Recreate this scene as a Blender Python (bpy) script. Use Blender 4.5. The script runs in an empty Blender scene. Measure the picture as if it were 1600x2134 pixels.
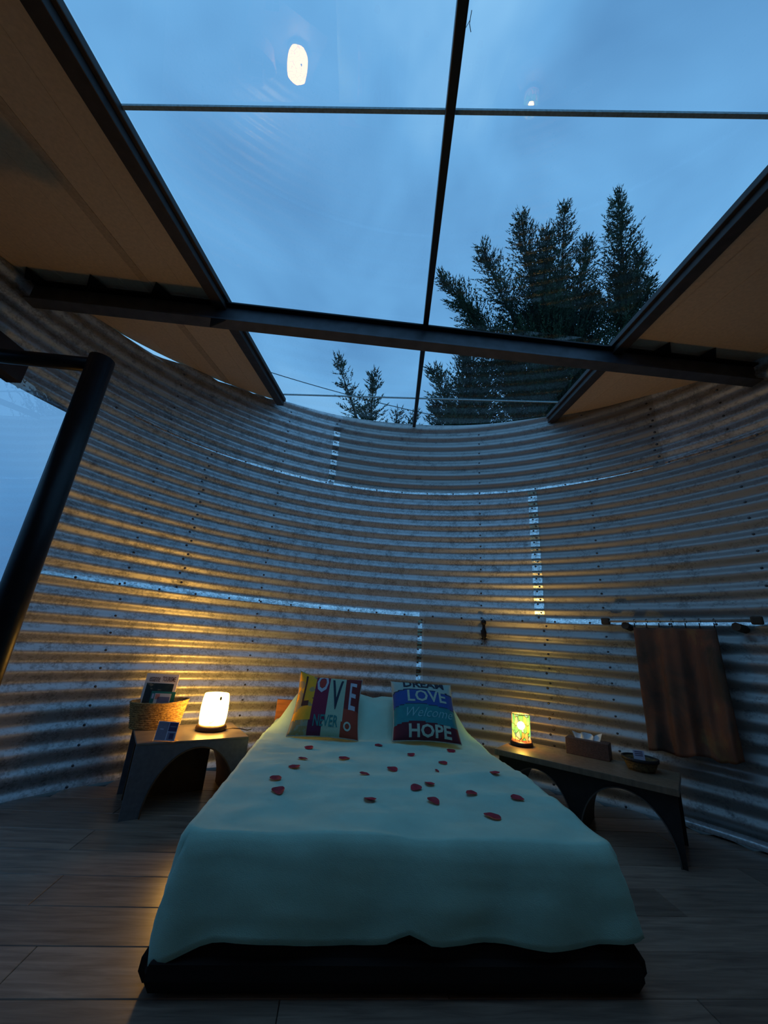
import bpy, bmesh, math, random
from mathutils import Vector, Matrix, noise
from math import sin, cos, pi, radians as R_, sqrt
random.seed(7)
SC = bpy.context.scene
COL = SC.collection

# ------------------------------------------------------------------ camera
CAM_H = 0.979
cam_d = bpy.data.cameras.new('camera')
cam_d.sensor_fit = 'VERTICAL'; cam_d.sensor_height = 24.0
cam_d.lens = 24.0 * 800.0 / 2134.0
cam_d.clip_start = 0.02; cam_d.clip_end = 500
cam = bpy.data.objects.new('camera', cam_d); COL.objects.link(cam)
PITCH, ROLL = 0.3288, 0.0715
# image axes: right / up / forward in world space (world: x right, y into the room, z up)
_x = Vector((1, 0, 0)); _u = Vector((0, -sin(PITCH), cos(PITCH))); _f = Vector((0, cos(PITCH), sin(PITCH)))
_r2 = _x * cos(ROLL) + _u * sin(ROLL)
_u2 = -_x * sin(ROLL) + _u * cos(ROLL)
cam.matrix_world = Matrix(((_r2.x, _u2.x, -_f.x, 0), (_r2.y, _u2.y, -_f.y, 0), (_r2.z, _u2.z, -_f.z, CAM_H), (0, 0, 0, 1)))
SC.camera = cam

# ------------------------------------------------------------------ sky: heavy dusk cloud, no sun
W = bpy.data.worlds.new('dusk_sky'); SC.world = W; W.use_nodes = True
nt = W.node_tree; nt.nodes.clear()
def wn(t, **k):
    n = nt.nodes.new(t)
    for a, v in k.items(): setattr(n, a, v)
    return n
wo = wn('ShaderNodeOutputWorld'); wb = wn('ShaderNodeBackground'); tc = wn('ShaderNodeTexCoord')
mp = wn('ShaderNodeMapping'); mp.inputs['Scale'].default_value = (1.0, 1.0, 1.7); mp.inputs['Rotation'].default_value = (0.3, 0.2, 0.7)
n1 = wn('ShaderNodeTexNoise'); n1.inputs['Scale'].default_value = 1.7; n1.inputs['Detail'].default_value = 4; n1.inputs['Roughness'].default_value = .5; n1.inputs['Distortion'].default_value = .5
cr = wn('ShaderNodeValToRGB'); e = cr.color_ramp.elements
e[0].position = .30; e[0].color = (.105, .29, .57, 1); e[1].position = .74; e[1].color = (.30, .62, .95, 1)
m_ = e.new(.50); m_.color = (.165, .44, .79, 1)
nt.links.new(tc.outputs['Generated'], mp.inputs['Vector']); nt.links.new(mp.outputs['Vector'], n1.inputs['Vector'])
nt.links.new(n1.outputs['Fac'], cr.inputs['Fac']); nt.links.new(cr.outputs['Color'], wb.inputs['Color'])
wb.inputs['Strength'].default_value = 1.0
nt.links.new(wb.outputs[0], wo.inputs[0])

SC.view_settings.view_transform = 'Standard'; SC.view_settings.look = 'None'
SC.view_settings.gamma = 1.0; SC.view_settings.use_curve_mapping = False
SC.view_settings.exposure = 0.0
try:
    SC.cycles.use_denoising = True; SC.cycles.max_bounces = 10; SC.cycles.transparent_max_bounces = 16
    SC.cycles.sample_clamp_indirect = 6.0
except Exception: pass
LAMP_L, LAMP_R = 27.0, 18.0

# ------------------------------------------------------------------ materials
def srgb(r, g, b):
    f = lambda c: (c / 255 / 12.92) if c / 255 <= .04045 else ((c / 255 + .055) / 1.055) ** 2.4
    return (f(r), f(g), f(b), 1)
class MT:
    def __init__(s, name):
        s.m = bpy.data.materials.new(name); s.m.use_nodes = True; s.t = s.m.node_tree
        s.b = s.t.nodes['Principled BSDF']; s.o = s.t.nodes['Material Output']
    def n(s, typ, **k):
        n = s.t.nodes.new(typ)
        for a, v in k.items():
            if a in n.inputs: n.inputs[a].default_value = v
            else: setattr(n, a, v)
        return n
    def l(s, a, b): s.t.links.new(a, b)
    def coord(s, scale=(1, 1, 1), kind='Object'):
        c = s.n('ShaderNodeTexCoord'); m = s.n('ShaderNodeMapping'); m.inputs['Scale'].default_value = scale
        s.l(c.outputs[kind], m.inputs['Vector']); return m.outputs['Vector']
    def noise(s, vec, scale, detail=3, rough=.5, dist=0):
        n = s.n('ShaderNodeTexNoise'); n.inputs['Scale'].default_value = scale; n.inputs['Detail'].default_value = detail
        n.inputs['Roughness'].default_value = rough; n.inputs['Distortion'].default_value = dist
        s.l(vec, n.inputs['Vector']); return n.outputs['Fac']
    def ramp(s, fac, stops):
        r = s.n('ShaderNodeValToRGB'); el = r.color_ramp.elements
        el[0].position, el[0].color = stops[0]; el[1].position, el[1].color = stops[-1]
        for p, c in stops[1:-1]:
            q = el.new(p); q.color = c
        s.l(fac, r.inputs['Fac']); return r.outputs['Color']
    def bump(s, h, strength, dist=.01):
        b = s.n('ShaderNodeBump'); b.inputs['Strength'].default_value = strength; b.inputs['Distance'].default_value = dist
        s.l(h, b.inputs['Height']); s.l(b.outputs[0], s.b.inputs['Normal'])
def g(v, k=1.0): return (v[0] * k, v[1] * k, v[2] * k, 1)
def plain(name, col, rough=.6, metal=0, var=.25, scale=30, bump=.1, spec=.5, detail=3, stretch=(1, 1, 1)):
    M = MT(name); v = M.coord(stretch); f = M.noise(v, scale, detail)
    M.l(M.ramp(f, [(.25, g(col, 1 - var)), (.75, g(col, 1 + var))]), M.b.inputs['Base Color'])
    M.b.inputs['Roughness'].default_value = rough; M.b.inputs['Metallic'].default_value = metal
    M.b.inputs['Specular IOR Level'].default_value = spec
    if bump: M.bump(f, bump, .004)
    return M.m
def galv(name, base, rough, metal=.8, dirt=.5):
    M = MT(name); v = M.coord()
    sp = M.n('ShaderNodeTexVoronoi'); sp.inputs['Scale'].default_value = 95; M.l(v, sp.inputs['Vector'])
    bw = M.n('ShaderNodeRGBToBW'); M.l(sp.outputs['Color'], bw.inputs[0])
    n2 = M.noise(v, 14, 5, .65); n3 = M.noise(M.coord((1, 1, 5)), 3.0, 4, .6)
    a = M.n('ShaderNodeMath', operation='MULTIPLY_ADD'); a.inputs[1].default_value = .38; M.l(bw.outputs[0], a.inputs[0]); M.l(n2, a.inputs[2])
    b = M.n('ShaderNodeMath', operation='MULTIPLY_ADD'); b.inputs[1].default_value = dirt; M.l(n3, b.inputs[0]); M.l(a.outputs[0], b.inputs[2])
    M.l(M.ramp(b.outputs[0], [(.55, g(base, .45)), (.82, g(base, .95)), (1.0, g(base, 1.38))]), M.b.inputs['Base Color'])
    rr = M.n('ShaderNodeMapRange'); rr.inputs['From Min'].default_value = .3; rr.inputs['From Max'].default_value = 1.1
    rr.inputs['To Min'].default_value = rough + .1; rr.inputs['To Max'].default_value = rough - .08
    M.l(b.outputs[0], rr.inputs['Value']); M.l(rr.outputs[0], M.b.inputs['Roughness'])
    M.b.inputs['Metallic'].default_value = metal
    M.bump(b.outputs[0], .22, .0025)
    return M.m
def thin_glass(name, tint=(.93, .97, .96, 1), extra=.0, rough=.0):
    M = MT(name); M.t.nodes.remove(M.b)
    tr = M.n('ShaderNodeBsdfTransparent'); tr.inputs[0].default_value = tint
    gl = M.n('ShaderNodeBsdfGlossy'); gl.inputs['Roughness'].default_value = rough; gl.inputs['Color'].default_value = (1, 1, 1, 1)
    lw = M.n('ShaderNodeLayerWeight'); lw.inputs['Blend'].default_value = .5      # Schlick's curve, the same from both faces
    pw = M.n('ShaderNodeMath', operation='POWER'); pw.inputs[1].default_value = 5; M.l(lw.outputs['Facing'], pw.inputs[0])
    ad = M.n('ShaderNodeMath', operation='MULTIPLY_ADD'); ad.inputs[1].default_value = .9; ad.inputs[2].default_value = .05 + extra; M.l(pw.outputs[0], ad.inputs[0])
    mx = M.n('ShaderNodeMixShader'); M.l(ad.outputs[0], mx.inputs[0]); M.l(tr.outputs[0], mx.inputs[1]); M.l(gl.outputs[0], mx.inputs[2])
    M.l(mx.outputs[0], M.o.inputs['Surface']); return M.m
def planks_mat(name, c1, c2, rough=.55, sc=(1.2, 14, 14)):
    M = MT(name); v = M.coord(sc); f = M.noise(v, 3.0, 6, .62, .6)
    oi = M.n('ShaderNodeObjectInfo')
    k = M.n('ShaderNodeMapRange'); k.inputs['To Min'].default_value = .72; k.inputs['To Max'].default_value = 1.25; M.l(oi.outputs['Random'], k.inputs['Value'])
    c = M.ramp(f, [(.3, c1), (.7, c2)])
    mx = M.n('ShaderNodeMix', data_type='RGBA', blend_type='MULTIPLY'); mx.inputs[0].default_value = 1
    M.l(c, mx.inputs[6]); M.l(k.outputs[0], mx.inputs[7]); M.l(mx.outputs[2], M.b.inputs['Base Color'])
    M.b.inputs['Roughness'].default_value = rough; M.bump(f, .12, .002); return M.m

m_sheetA = galv('galvanised_steel', (.385, .41, .43, 1), .47, .50)
m_sheetB = galv('galvanised_steel_dull', (.28, .285, .285, 1), .52, .48, .7)
m_sheetC = galv('galvanised_steel_pale', (.42, .44, .46, 1), .45, .50)
m_strip = galv('bright_lap_steel', (.82, .86, .88, 1), .27, 1.0, .15)
m_black = plain('black_painted_steel', (.005, .0055, .008, 1), .40, 0, .35, 25, .25, spec=.28)
m_beam = plain('dark_blue_grey_steel', (.05, .055, .07, 1), .5, .1, .4, 12, .2)
m_rail = plain('dark_brown_steel', (.035, .027, .026, 1), .55, .1, .4, 18, .3)
m_bolt = plain('bolt_steel', (.10, .10, .11, 1), .4, .8, .4, 80, .1)
m_roof = plain('tan_roof_lining', (.66, .50, .34, 1), .75, 0, .10, 60, .15)
m_roofrib = plain('tan_roof_rib', (.50, .37, .25, 1), .75, 0, .15, 60, .15)
m_glass = thin_glass('roof_glass', (.96, .98, 1.0, 1))
m_wglass = thin_glass('window_glass', (.62, .70, .80, 1), .10)
m_joint = plain('grey_glazing_seal', (.30, .42, .46, 1), .6, 0, .3, 90, .1)
m_floor = planks_mat('grey_brown_laminate', (.15, .105, .085, 1), (.38, .275, .21, 1), .30)
m_sub = plain('subfloor', (.02, .017, .015, 1), .9)
m_ground = plain('dark_lawn', (.018, .030, .012, 1), .95, 0, .5, 3, .3)
m_frame = plain('dark_brown_bed_frame', (.008, .0035, .003, 1), .85, 0, .4, 10, .2, stretch=(1, 1, 6))
m_wood = plain('orange_wood', (.42, .15, .04, 1), .5, 0, .3, 10, .1, stretch=(1, 1, 6))
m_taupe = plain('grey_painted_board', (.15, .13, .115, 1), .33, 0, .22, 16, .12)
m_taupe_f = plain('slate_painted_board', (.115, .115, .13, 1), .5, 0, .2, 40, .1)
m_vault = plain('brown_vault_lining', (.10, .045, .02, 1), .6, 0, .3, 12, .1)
m_rwood = plain('grey_brown_wood_top', (.21, .15, .10, 1), .42, 0, .3, 10, .12, stretch=(4, 4, 1))
m_rdark = plain('dark_stained_board', (.022, .018, .02, 1), .55, 0, .3, 20, .1)
m_rim = plain('arch_rim_edge', (.12, .10, .09, 1), .6, 0, .2, 20, .1)
m_basewood = plain('lamp_base_wood', (.035, .015, .008, 1), .45, 0, .3, 30, .1)
m_cord = plain('brown_cord', (.05, .03, .02, 1), .6)
m_paper = plain('magazine_white', (.75, .66, .6, 1), .45, 0, .04, 10, 0)
m_ink = plain('brown_ink', (.10, .05, .05, 1), .6, 0, .1, 10, 0)
m_darkph = MT('cover_photograph')
f = m_darkph.noise(m_darkph.coord((1, 1, 1)), 28, 3); m_darkph.l(m_darkph.ramp(f, [(.38, (.01, .02, .022, 1)), (.58, (.02, .035, .03, 1)), (.72, (.35, .28, .18, 1))]), m_darkph.b.inputs['Base Color']); m_darkph = m_darkph.m
m_teal = plain('teal_card', (.02, .20, .16, 1), .5, 0, .1, 10, 0)
m_lilac = plain('lilac_card', (.22, .19, .26, 1), .5, 0, .1, 30, 0)
m_purple = plain('purple_print', (.06, .03, .10, 1), .5, 0, .1, 30, 0)
m_pinkp = plain('salmon_print', (.75, .25, .17, 1), .5, 0, .1, 30, 0)
m_tissuebox = plain('brown_leather_box', (.12, .055, .038, 1), .6, 0, .3, 120, .3)
m_tissue = plain('white_tissue', (.80, .78, .80, 1), .8, 0, .03, 40, .1)
m_cardw = plain('white_card', (.62, .58, .72, 1), .6, 0, .05, 30, 0)
m_petal = plain('crimson_petal', (.33, .012, .035, 1), .6, 0, .35, 40, .2)
m_wire = plain('dark_cable', (.03, .05, .07, 1), .6)
m_twig = plain('dry_twig', (.03, .02, .015, 1), .8)
m_orn = plain('blackened_iron', (.012, .010, .012, 1), .45, .4)
m_rod = plain('brushed_rod', (.50, .45, .40, 1), .45, .3)
m_blk = plain('dark_wood_block', (.045, .032, .02, 1), .7)
m_acryl = thin_glass('clear_acrylic', (.93, .93, .95, 1))
m_trunk = plain('bark', (.03, .022, .016, 1), .9, 0, .4, 20, .4)
m_pip = plain('cream_piping', (.42, .42, .36, 1), .7)
def woven(name, c1, c2, sc=60):
    M = MT(name); v = M.coord((1, 1, 2.2)); n = M.noise(v, sc, 3, .6, .8)
    M.l(M.ramp(n, [(.35, c1), (.6, c2)]), M.b.inputs['Base Color']); M.b.inputs['Roughness'].default_value = .8
    M.bump(n, .9, .006); return M.m
m_wicker = woven('straw_weave', (.16, .08, .025, 1), (.55, .34, .12, 1))
m_bowl = woven('straw_bowl', (.06, .04, .015, 1), (.20, .13, .05, 1))
m_bowlin = plain('black_bowl_rim', (.012, .011, .012, 1), .6)
def cloth(name, col, sc=350):
    M = MT(name); v = M.coord(); n = M.noise(v, sc, 2, .5); n2 = M.noise(v, 5, 4, .55)
    M.l(M.ramp(n2, [(.3, g(col, .9)), (.7, g(col, 1.08))]), M.b.inputs['Base Color']); M.b.inputs['Roughness'].default_value = .85
    M.b.inputs['Sheen Weight'].default_value = .15
    mm = M.n('ShaderNodeMath', operation='MULTIPLY_ADD'); mm.inputs[1].default_value = .12; M.l(n, mm.inputs[0]); M.l(n2, mm.inputs[2])
    M.bump(mm.outputs[0], .45, .02); return M.m
m_spread = cloth('seafoam_bedspread', (.42, .75, .63, 1))
def curtain_mat():
    M = MT('mottled_curtain'); v = M.coord((1, 1, .7)); n = M.noise(v, 4.2, 4, .6, .8)
    M.l(M.ramp(n, [(.34, (.035, .033, .022, 1)), (.48, (.11, .055, .035, 1)), (.62, (.20, .07, .035, 1)), (.75, (.26, .14, .05, 1))]), M.b.inputs['Base Color'])
    M.b.inputs['Roughness'].default_value = .8; M.bump(M.noise(M.coord(), 120, 2), .3, .003); return M.m
m_curt = curtain_mat()
def vcol(name, rough=.85):
    M = MT(name); a = M.n('ShaderNodeVertexColor'); a.layer_name = 'print'; n = M.noise(M.coord(), 220, 2)
    k = M.n('ShaderNodeMapRange'); k.inputs['To Min'].default_value = .8; k.inputs['To Max'].default_value = 1.15; M.l(n, k.inputs['Value'])
    mx = M.n('ShaderNodeMix', data_type='RGBA', blend_type='MULTIPLY'); mx.inputs[0].default_value = 1
    M.l(a.outputs['Color'], mx.inputs[6]); M.l(k.outputs[0], mx.inputs[7]); M.l(mx.outputs[2], M.b.inputs['Base Color'])
    M.b.inputs['Roughness'].default_value = rough; M.bump(n, .2, .002); return M.m
m_print = vcol('printed_cushion_cloth')
def foliage():
    M = MT('cypress_foliage'); n = M.noise(M.coord(), 1.1, 3)
    M.l(M.ramp(n, [(.35, (.010, .028, .020, 1)), (.7, (.045, .085, .040, 1))]), M.b.inputs['Base Color']); M.b.inputs['Roughness'].default_value = .8
    M.b.inputs['Specular IOR Level'].default_value = .2; return M.m
m_leaf = foliage()
def flat(name, col, rough=.8): return plain(name, col, rough, 0, .12, 60, .05)
m_navy = flat('navy_print', (.012, .025, .05, 1)); m_mint = flat('mint_print', (.42, .55, .45, 1)); m_white = flat('pale_blue_print', (.45, .50, .58, 1))
m_tealp = flat('teal_print', (.02, .20, .19, 1)); m_script = flat('script_print', (.20, .48, .52, 1)); m_brownp = flat('brown_print', (.06, .02, .015, 1)); m_redp = flat('red_print', (.42, .04, .03, 1))

# ------------------------------------------------------------------ object helpers
def obj(name, bm, mat, parent=None, smooth=False, loc=None, props=None):
    me = bpy.data.meshes.new(name)
    if isinstance(bm, bmesh.types.BMesh):
        bmesh.ops.recalc_face_normals(bm, faces=bm.faces); bm.to_mesh(me); bm.free()
    else: me.from_pydata(*bm)
    mats = mat if isinstance(mat, (list, tuple)) else [mat]
    for m in mats: me.materials.append(m)
    if smooth:
        for p in me.polygons: p.use_smooth = True
    o = bpy.data.objects.new(name, me); COL.objects.link(o)
    if parent: o.parent = parent
    if loc: o.location = loc
    if props:
        for k, v in props.items(): o[k] = v
    return o
def empty(name, loc=(0, 0, 0), rz=0, **props):
    o = bpy.data.objects.new(name, None); COL.objects.link(o); o.location = loc; o.rotation_euler = (0, 0, rz); o.empty_display_size = .1
    for k, v in props.items(): o[k] = v
    return o
def thing(name, label, cat, loc=(0, 0, 0), rz=0, group=None):
    o = empty(name, loc, rz, label=label, category=cat)
    if group: o['group'] = group
    return o
def tag(o, label, cat, group=None):
    o['label'] = label; o['category'] = cat
    if group: o['group'] = group
    return o
def box(bm, x0, x1, y0, y1, z0, z1, bev=0, M=None):
    b2 = bmesh.new(); vs = [b2.verts.new((x, y, z)) for x in (x0, x1) for y in (y0, y1) for z in (z0, z1)]
    for f in ((0, 1, 3, 2), (4, 6, 7, 5), (0, 4, 5, 1), (2, 3, 7, 6), (0, 2, 6, 4), (1, 5, 7, 3)): b2.faces.new([vs[i] for i in f])
    if bev: bmesh.ops.bevel(b2, geom=list(b2.edges), offset=bev, segments=2, affect='EDGES', profile=.6)
    if M: b2.transform(M)
    me = bpy.data.meshes.new('t'); b2.to_mesh(me); b2.free(); bm.from_mesh(me); bpy.data.meshes.remove(me)
    return bm
def frame_m(a, b, up=Vector((0, 0, 1))):
    """x axis from a to b, origin a"""
    a, b = Vector(a), Vector(b); x = (b - a).normalized(); y = up.cross(x).normalized(); z = x.cross(y)
    return Matrix(((x.x, y.x, z.x, a.x), (x.y, y.y, z.y, a.y), (x.z, y.z, z.z, a.z), (0, 0, 0, 1))), (b - a).length
def bar(bm, a, b, w, h, bev=0, up=Vector((0, 0, 1)), oy=0, oz=0):
    M, L = frame_m(a, b, up); return box(bm, 0, L, -w / 2 + oy, w / 2 + oy, -h / 2 + oz, h / 2 + oz, bev, M)
def tube(bm, pts, r, n=10, cap=True):
    pts = [Vector(p) for p in pts]; rings = []
    for i, p in enumerate(pts):
        d = (pts[min(i + 1, len(pts) - 1)] - pts[max(i - 1, 0)]).normalized()
        s = d.cross(Vector((0, 0, 1)) if abs(d.z) < .95 else Vector((1, 0, 0))).normalized(); t = s.cross(d)
        rr = r[i] if isinstance(r, (list, tuple)) else r
        rings.append([bm.verts.new(p + (s * cos(2 * pi * k / n) + t * sin(2 * pi * k / n)) * rr) for k in range(n)])
    for a, b in zip(rings, rings[1:]):
        for k in range(n): bm.faces.new((a[k], a[(k + 1) % n], b[(k + 1) % n], b[k]))
    if cap: bm.faces.new(rings[0]); bm.faces.new(rings[-1][::-1])
    return bm
def lathe(bm, prof, n=32, ex=1, ey=1, c=(0, 0, 0), close=False):
    rings = [[bm.verts.new((c[0] + r * ex * cos(2 * pi * k / n), c[1] + r * ey * sin(2 * pi * k / n), c[2] + z)) for k in range(n)] for r, z in prof]
    for a, b in zip(rings, rings[1:]):
        for k in range(n): bm.faces.new((a[k], a[(k + 1) % n], b[(k + 1) % n], b[k]))
    if close: bm.faces.new(rings[0][::-1]); bm.faces.new(rings[-1])
    return bm
def text_mesh(s, size, shear=0, bold=0, sx=1.0, cx=True):
    cu = bpy.data.curves.new('t', 'FONT'); cu.body = s; cu.size = size; cu.align_x = 'CENTER' if cx else 'LEFT'; cu.align_y = 'CENTER'
    cu.shear = shear; cu.offset = bold; cu.resolution_u = 2
    o = bpy.data.objects.new('t', cu); COL.objects.link(o)
    me = bpy.data.meshes.new_from_object(o.evaluated_get(bpy.context.evaluated_depsgraph_get()))
    bpy.data.objects.remove(o); bpy.data.curves.remove(cu)
    V = [(v.co.x * sx, v.co.y) for v in me.vertices]; F = [tuple(p.vertices) for p in me.polygons]
    bpy.data.meshes.remove(me); return V, F
def letters(name, s, size, fn, mat, parent, at=(0, 0), rot=0, sub=.012, **k):
    """flat print laid on a surface fn(u,v)->xyz"""
    V, F = text_mesh(s, size, **k); bm = bmesh.new()
    c, s_ = cos(rot), sin(rot)
    vs = [bm.verts.new((at[0] + x * c - y * s_, at[1] + x * s_ + y * c, 0)) for x, y in V]
    for f in F:
        try: bm.faces.new([vs[i] for i in f])
        except ValueError: pass
    for _ in range(3):
        ed = [e for e in bm.edges if e.calc_length() > sub]
        if not ed: break
        bmesh.ops.subdivide_edges(bm, edges=ed, cuts=1); bmesh.ops.triangulate(bm, faces=bm.faces)
    for v in bm.verts: v.co = fn(v.co.x, v.co.y)
    return obj(name, bm, mat, parent)

# ------------------------------------------------------------------ silo geometry
CX, CY, RAD = .176, 1.224, 2.582
ZT, SL, YB = 3.354, .18, 3.8
def roofz(y, off=0): return ZT + off - SL * (YB - y)
S1, S2 = 1.259, 2.511
PIT = (S2 - S1) / 11
AMP = .0132
def pol(a, r, z=0): return Vector((CX + r * sin(R_(a)), CY + r * cos(R_(a)), z))
def prof(z): return -AMP * cos(2 * pi * (z - S1) / PIT + .9)       # + = bulges outward
WIN = (-105, -64.5)                                                # the glass opening in the left side
GAPN = lambda a: (.034 * max(0, 1 - abs((a + 57) / 7)) + .03 * max(0, 1 - abs((a + 44.6) / 1.8)) + .026 * max(0, 1 - abs((a + 33.5) / 1.5)) + .012 * max(0, 1 - abs((a + 37) / 1))) if -68 < a < -30 else -.004

wall = empty('wall_round', kind='structure')
tiers = [(0.0, S1, [5.4, 30.1, 77, 149, 221, 293]), (S1, S2, [29.2, 101, 173, 245, 317]), (S2, 3.40, [-16.8, 52.3, 124, 196, 268])]
mats = [m_sheetA, m_sheetB, m_sheetC, m_sheetA, m_sheetA]
NZ = 12
sid = 0
for ti, (z0, z1, cuts) in enumerate(tiers):
    cuts = cuts + [cuts[0] + 360]
    for a0, a1 in zip(cuts, cuts[1:]):
        rows = int(round((z1 - z0 + .012) / PIT * NZ)); n = max(2, int((a1 - a0 + .6) / 1.5))
        off = .0022 * (sid % 2) + .0015 * (2 - ti)
        zt0 = z0 - (.012 if ti else 0)
        bm = bmesh.new(); grid = []
        for j in range(rows + 1):
            z = zt0 + (z1 - zt0) * j / rows; row = []
            for i in range(n + 1):
                a = a0 + (a1 + .9 - a0) * i / n
                p = pol(a, RAD); aa = (a + 180) % 360 - 180
                zz = min(z, roofz(p.y) - GAPN(aa))
                p = pol(a, RAD + prof(zz) - off + .0008 * noise.noise(Vector((a * .3, zz * 9, sid)))); p.z = zz
                row.append(bm.verts.new(p))
            grid.append(row)
        for j in range(rows):
            for i in range(n):
                q = (grid[j][i], grid[j][i + 1], grid[j + 1][i + 1], grid[j + 1][i])
                am = a0 + (a1 + .9 - a0) * (i + .5) / n; am = (am + 180) % 360 - 180
                zm = sum(v.co.z for v in q) / 4
                if WIN[0] < am < WIN[1] and .03 < zm < 2.30: continue
                if q[2].co.z - q[1].co.z < 1e-4 and q[3].co.z - q[0].co.z < 1e-4: continue
                bm.faces.new(q)
        bmesh.ops.delete(bm, geom=[v for v in bm.verts if not v.link_faces], context='VERTS')
        m = m_sheetB if (ti == 0 and a0 == 5.4) else mats[sid % 5]
        if len(bm.faces): obj('metal_sheet', bm, m, wall, smooth=True)
        sid += 1
# bright lap edges: vertical laps follow the corrugation; ring laps are folded ledges that face upward
def vlap(a, z0, z1, w, inset=.006):
    bm = bmesh.new(); prev = None; n = int((z1 - z0) / PIT * 12)
    for j in range(n + 1):
        z = z0 + (z1 - z0) * j / n
        cur = [bm.verts.new(pol(a + d, RAD + prof(z) - inset, z)) for d in (-w / 2, w / 2)]
        if prev: bm.faces.new((prev[0], prev[1], cur[1], cur[0]))
        prev = cur
    obj('lap_strip', bm, m_strip, wall, smooth=True)
vlap(-16.8, S2 + .02, 3.17, 1.5); vlap(29.3, S1 + .04, S2 - .03, 1.8); vlap(5.4, .62, S1 - .05, .9)
def rlap(a0, a1, zc, h=.022):
    bm = bmesh.new(); prev = None; n = int(abs(a1 - a0) / 1.5)
    for i in range(n + 1):
        a = a0 + (a1 - a0) * i / n
        if True:
            cur = [bm.verts.new(pol(a, RAD - r, z)) for r, z in [(-prof(z) + .0065, z) for z in (zc - .018, zc - .008, zc + .003, zc + .014, zc + .024)]]
            if prev:
                for k in range(4): bm.faces.new((prev[k], cur[k], cur[k + 1], prev[k + 1]))
            prev = cur
    obj('lap_strip', bm, m_strip, wall, smooth=True)
for a0, a1 in ((-57, -17.5), (-16.3, 51.5), (53.4, 84)): rlap(a0, a1, S2)
for a0, a1 in ((-64, 5.2), (30.4, 84)): rlap(a0, a1, S1)
def ledge(a0, a1):
    bm = bmesh.new(); prev = None
    for i in range(31):
        a = a0 + (a1 - a0) * i / 30; cur = [bm.verts.new(pol(a, RAD - r, z)) for r, z in ((.055, .012), (.055, .034), (.045, .044), (.004, .05))]
        if prev:
            for k in range(3): bm.faces.new((prev[k], cur[k], cur[k + 1], prev[k + 1]))
        prev = cur
    obj('floor_flashing', bm, m_sheetC, wall, smooth=True)
ledge(-62, -200); ledge(45, 150)
# bolts, a few millimetres each: joined as stuff
bm = bmesh.new()
def bolt(a, z, r=.0085):
    p = pol(a, RAD + prof(z) - .004, z)
    if p.z > roofz(p.y) - .03: return
    n_ = Vector((-sin(R_(a)), -cos(R_(a)), 0)); t = Vector((cos(R_(a)), -sin(R_(a)), 0))
    rings = []
    for rr, h in ((r * 1.25, 0), (r * 1.1, r * .5), (r * .6, r * .9)):
        rings.append([bm.verts.new(p + n_ * h + (t * cos(k * pi / 3) + Vector((0, 0, 1)) * sin(k * pi / 3)) * rr) for k in range(6)])
    for A, B in zip(rings, rings[1:]):
        for k in range(6): bm.faces.new((A[k], A[(k + 1) % 6], B[(k + 1) % 6], B[k]))
    bm.faces.new(rings[-1])
for a in (-51.3, -28.3, 18.0, 40.4, 62.6):
    for k in range(-11, 19): bolt(a + .05 * random.random(), S1 + PIT * (k + .02), .0075)
for a, k0, k1 in ((-16.8, 11, 19), (-43, 0, 11), (29.3, 0, 11), (30.1, -11, 0), (52.3, 11, 17), (5.4, -11, 0), (-67, 0, 0)):
    for k in range(k0, k1):
        bolt(a - .25, S1 + PIT * (k + .25)); bolt(a + .3, S1 + PIT * (k + .62))
for zc, st in ((S1 - .012, 2), (S2 - .012, 0)):
    for k in range(-10, 14): bolt(k * 6 + st, zc + .005, .008)
obj('bolt', bm, m_bolt, wall, props={'kind': 'stuff'})

# ------------------------------------------------------------------ floor: laminate planks laid parallel to the bed
BY = .082
flo = empty('floor', (0, 0, 0), kind='structure')
bm = bmesh.new(); lathe(bm, [(0.001, -.012), (RAD + .05, -.012), (RAD + .05, -.09)], 64, c=(CX, CY, 0)); obj('subfloor', bm, m_sub, flo)
def plank_mesh(x0, x1, y0, y1):
    bm = bmesh.new(); box(bm, x0, x1, y0, y1, -.014, 0, 0)
    bmesh.ops.bevel(bm, geom=[e for e in bm.edges if e.verts[0].co.z > -.001 and e.verts[1].co.z > -.001], offset=.002, segments=1, affect='EDGES')
    return bm
PW = .192; rrow = 0; y = -RAD
ctr = Vector((CX, CY, 0)); rotb = Matrix.Rotation(BY, 4, 'Z')
while y < RAD:
    ya, yb = y, min(y + PW, RAD); ym = min(abs(ya), abs(yb)) if ya * yb > 0 else 0
    hx = sqrt(max(0, (RAD - .012) ** 2 - ym ** 2)); hx2 = sqrt(max(0, (RAD - .012) ** 2 - max(abs(ya), abs(yb)) ** 2)); h = (hx * .45 + hx2 * .55)
    x = -h; ln = .35 + (rrow * .47) % 1.2
    while x < h - .05 and h > .2:
        xe = min(x + ln, h)
        if h - xe < .12: xe = h
        o = obj('plank', plank_mesh(x + .0012, xe - .0012, ya + .0012, yb - .0012), m_floor, flo)
        o.location = ctr; o.rotation_euler = (0, 0, BY)
        x = xe; ln = 1.28
    y += PW; rrow += 1
bm = bmesh.new(); lathe(bm, [(0.01, -.1), (60, -.1)], 48, c=(CX, CY, 0)); obj('ground', bm, m_ground, None, props={'kind': 'structure'})

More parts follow.
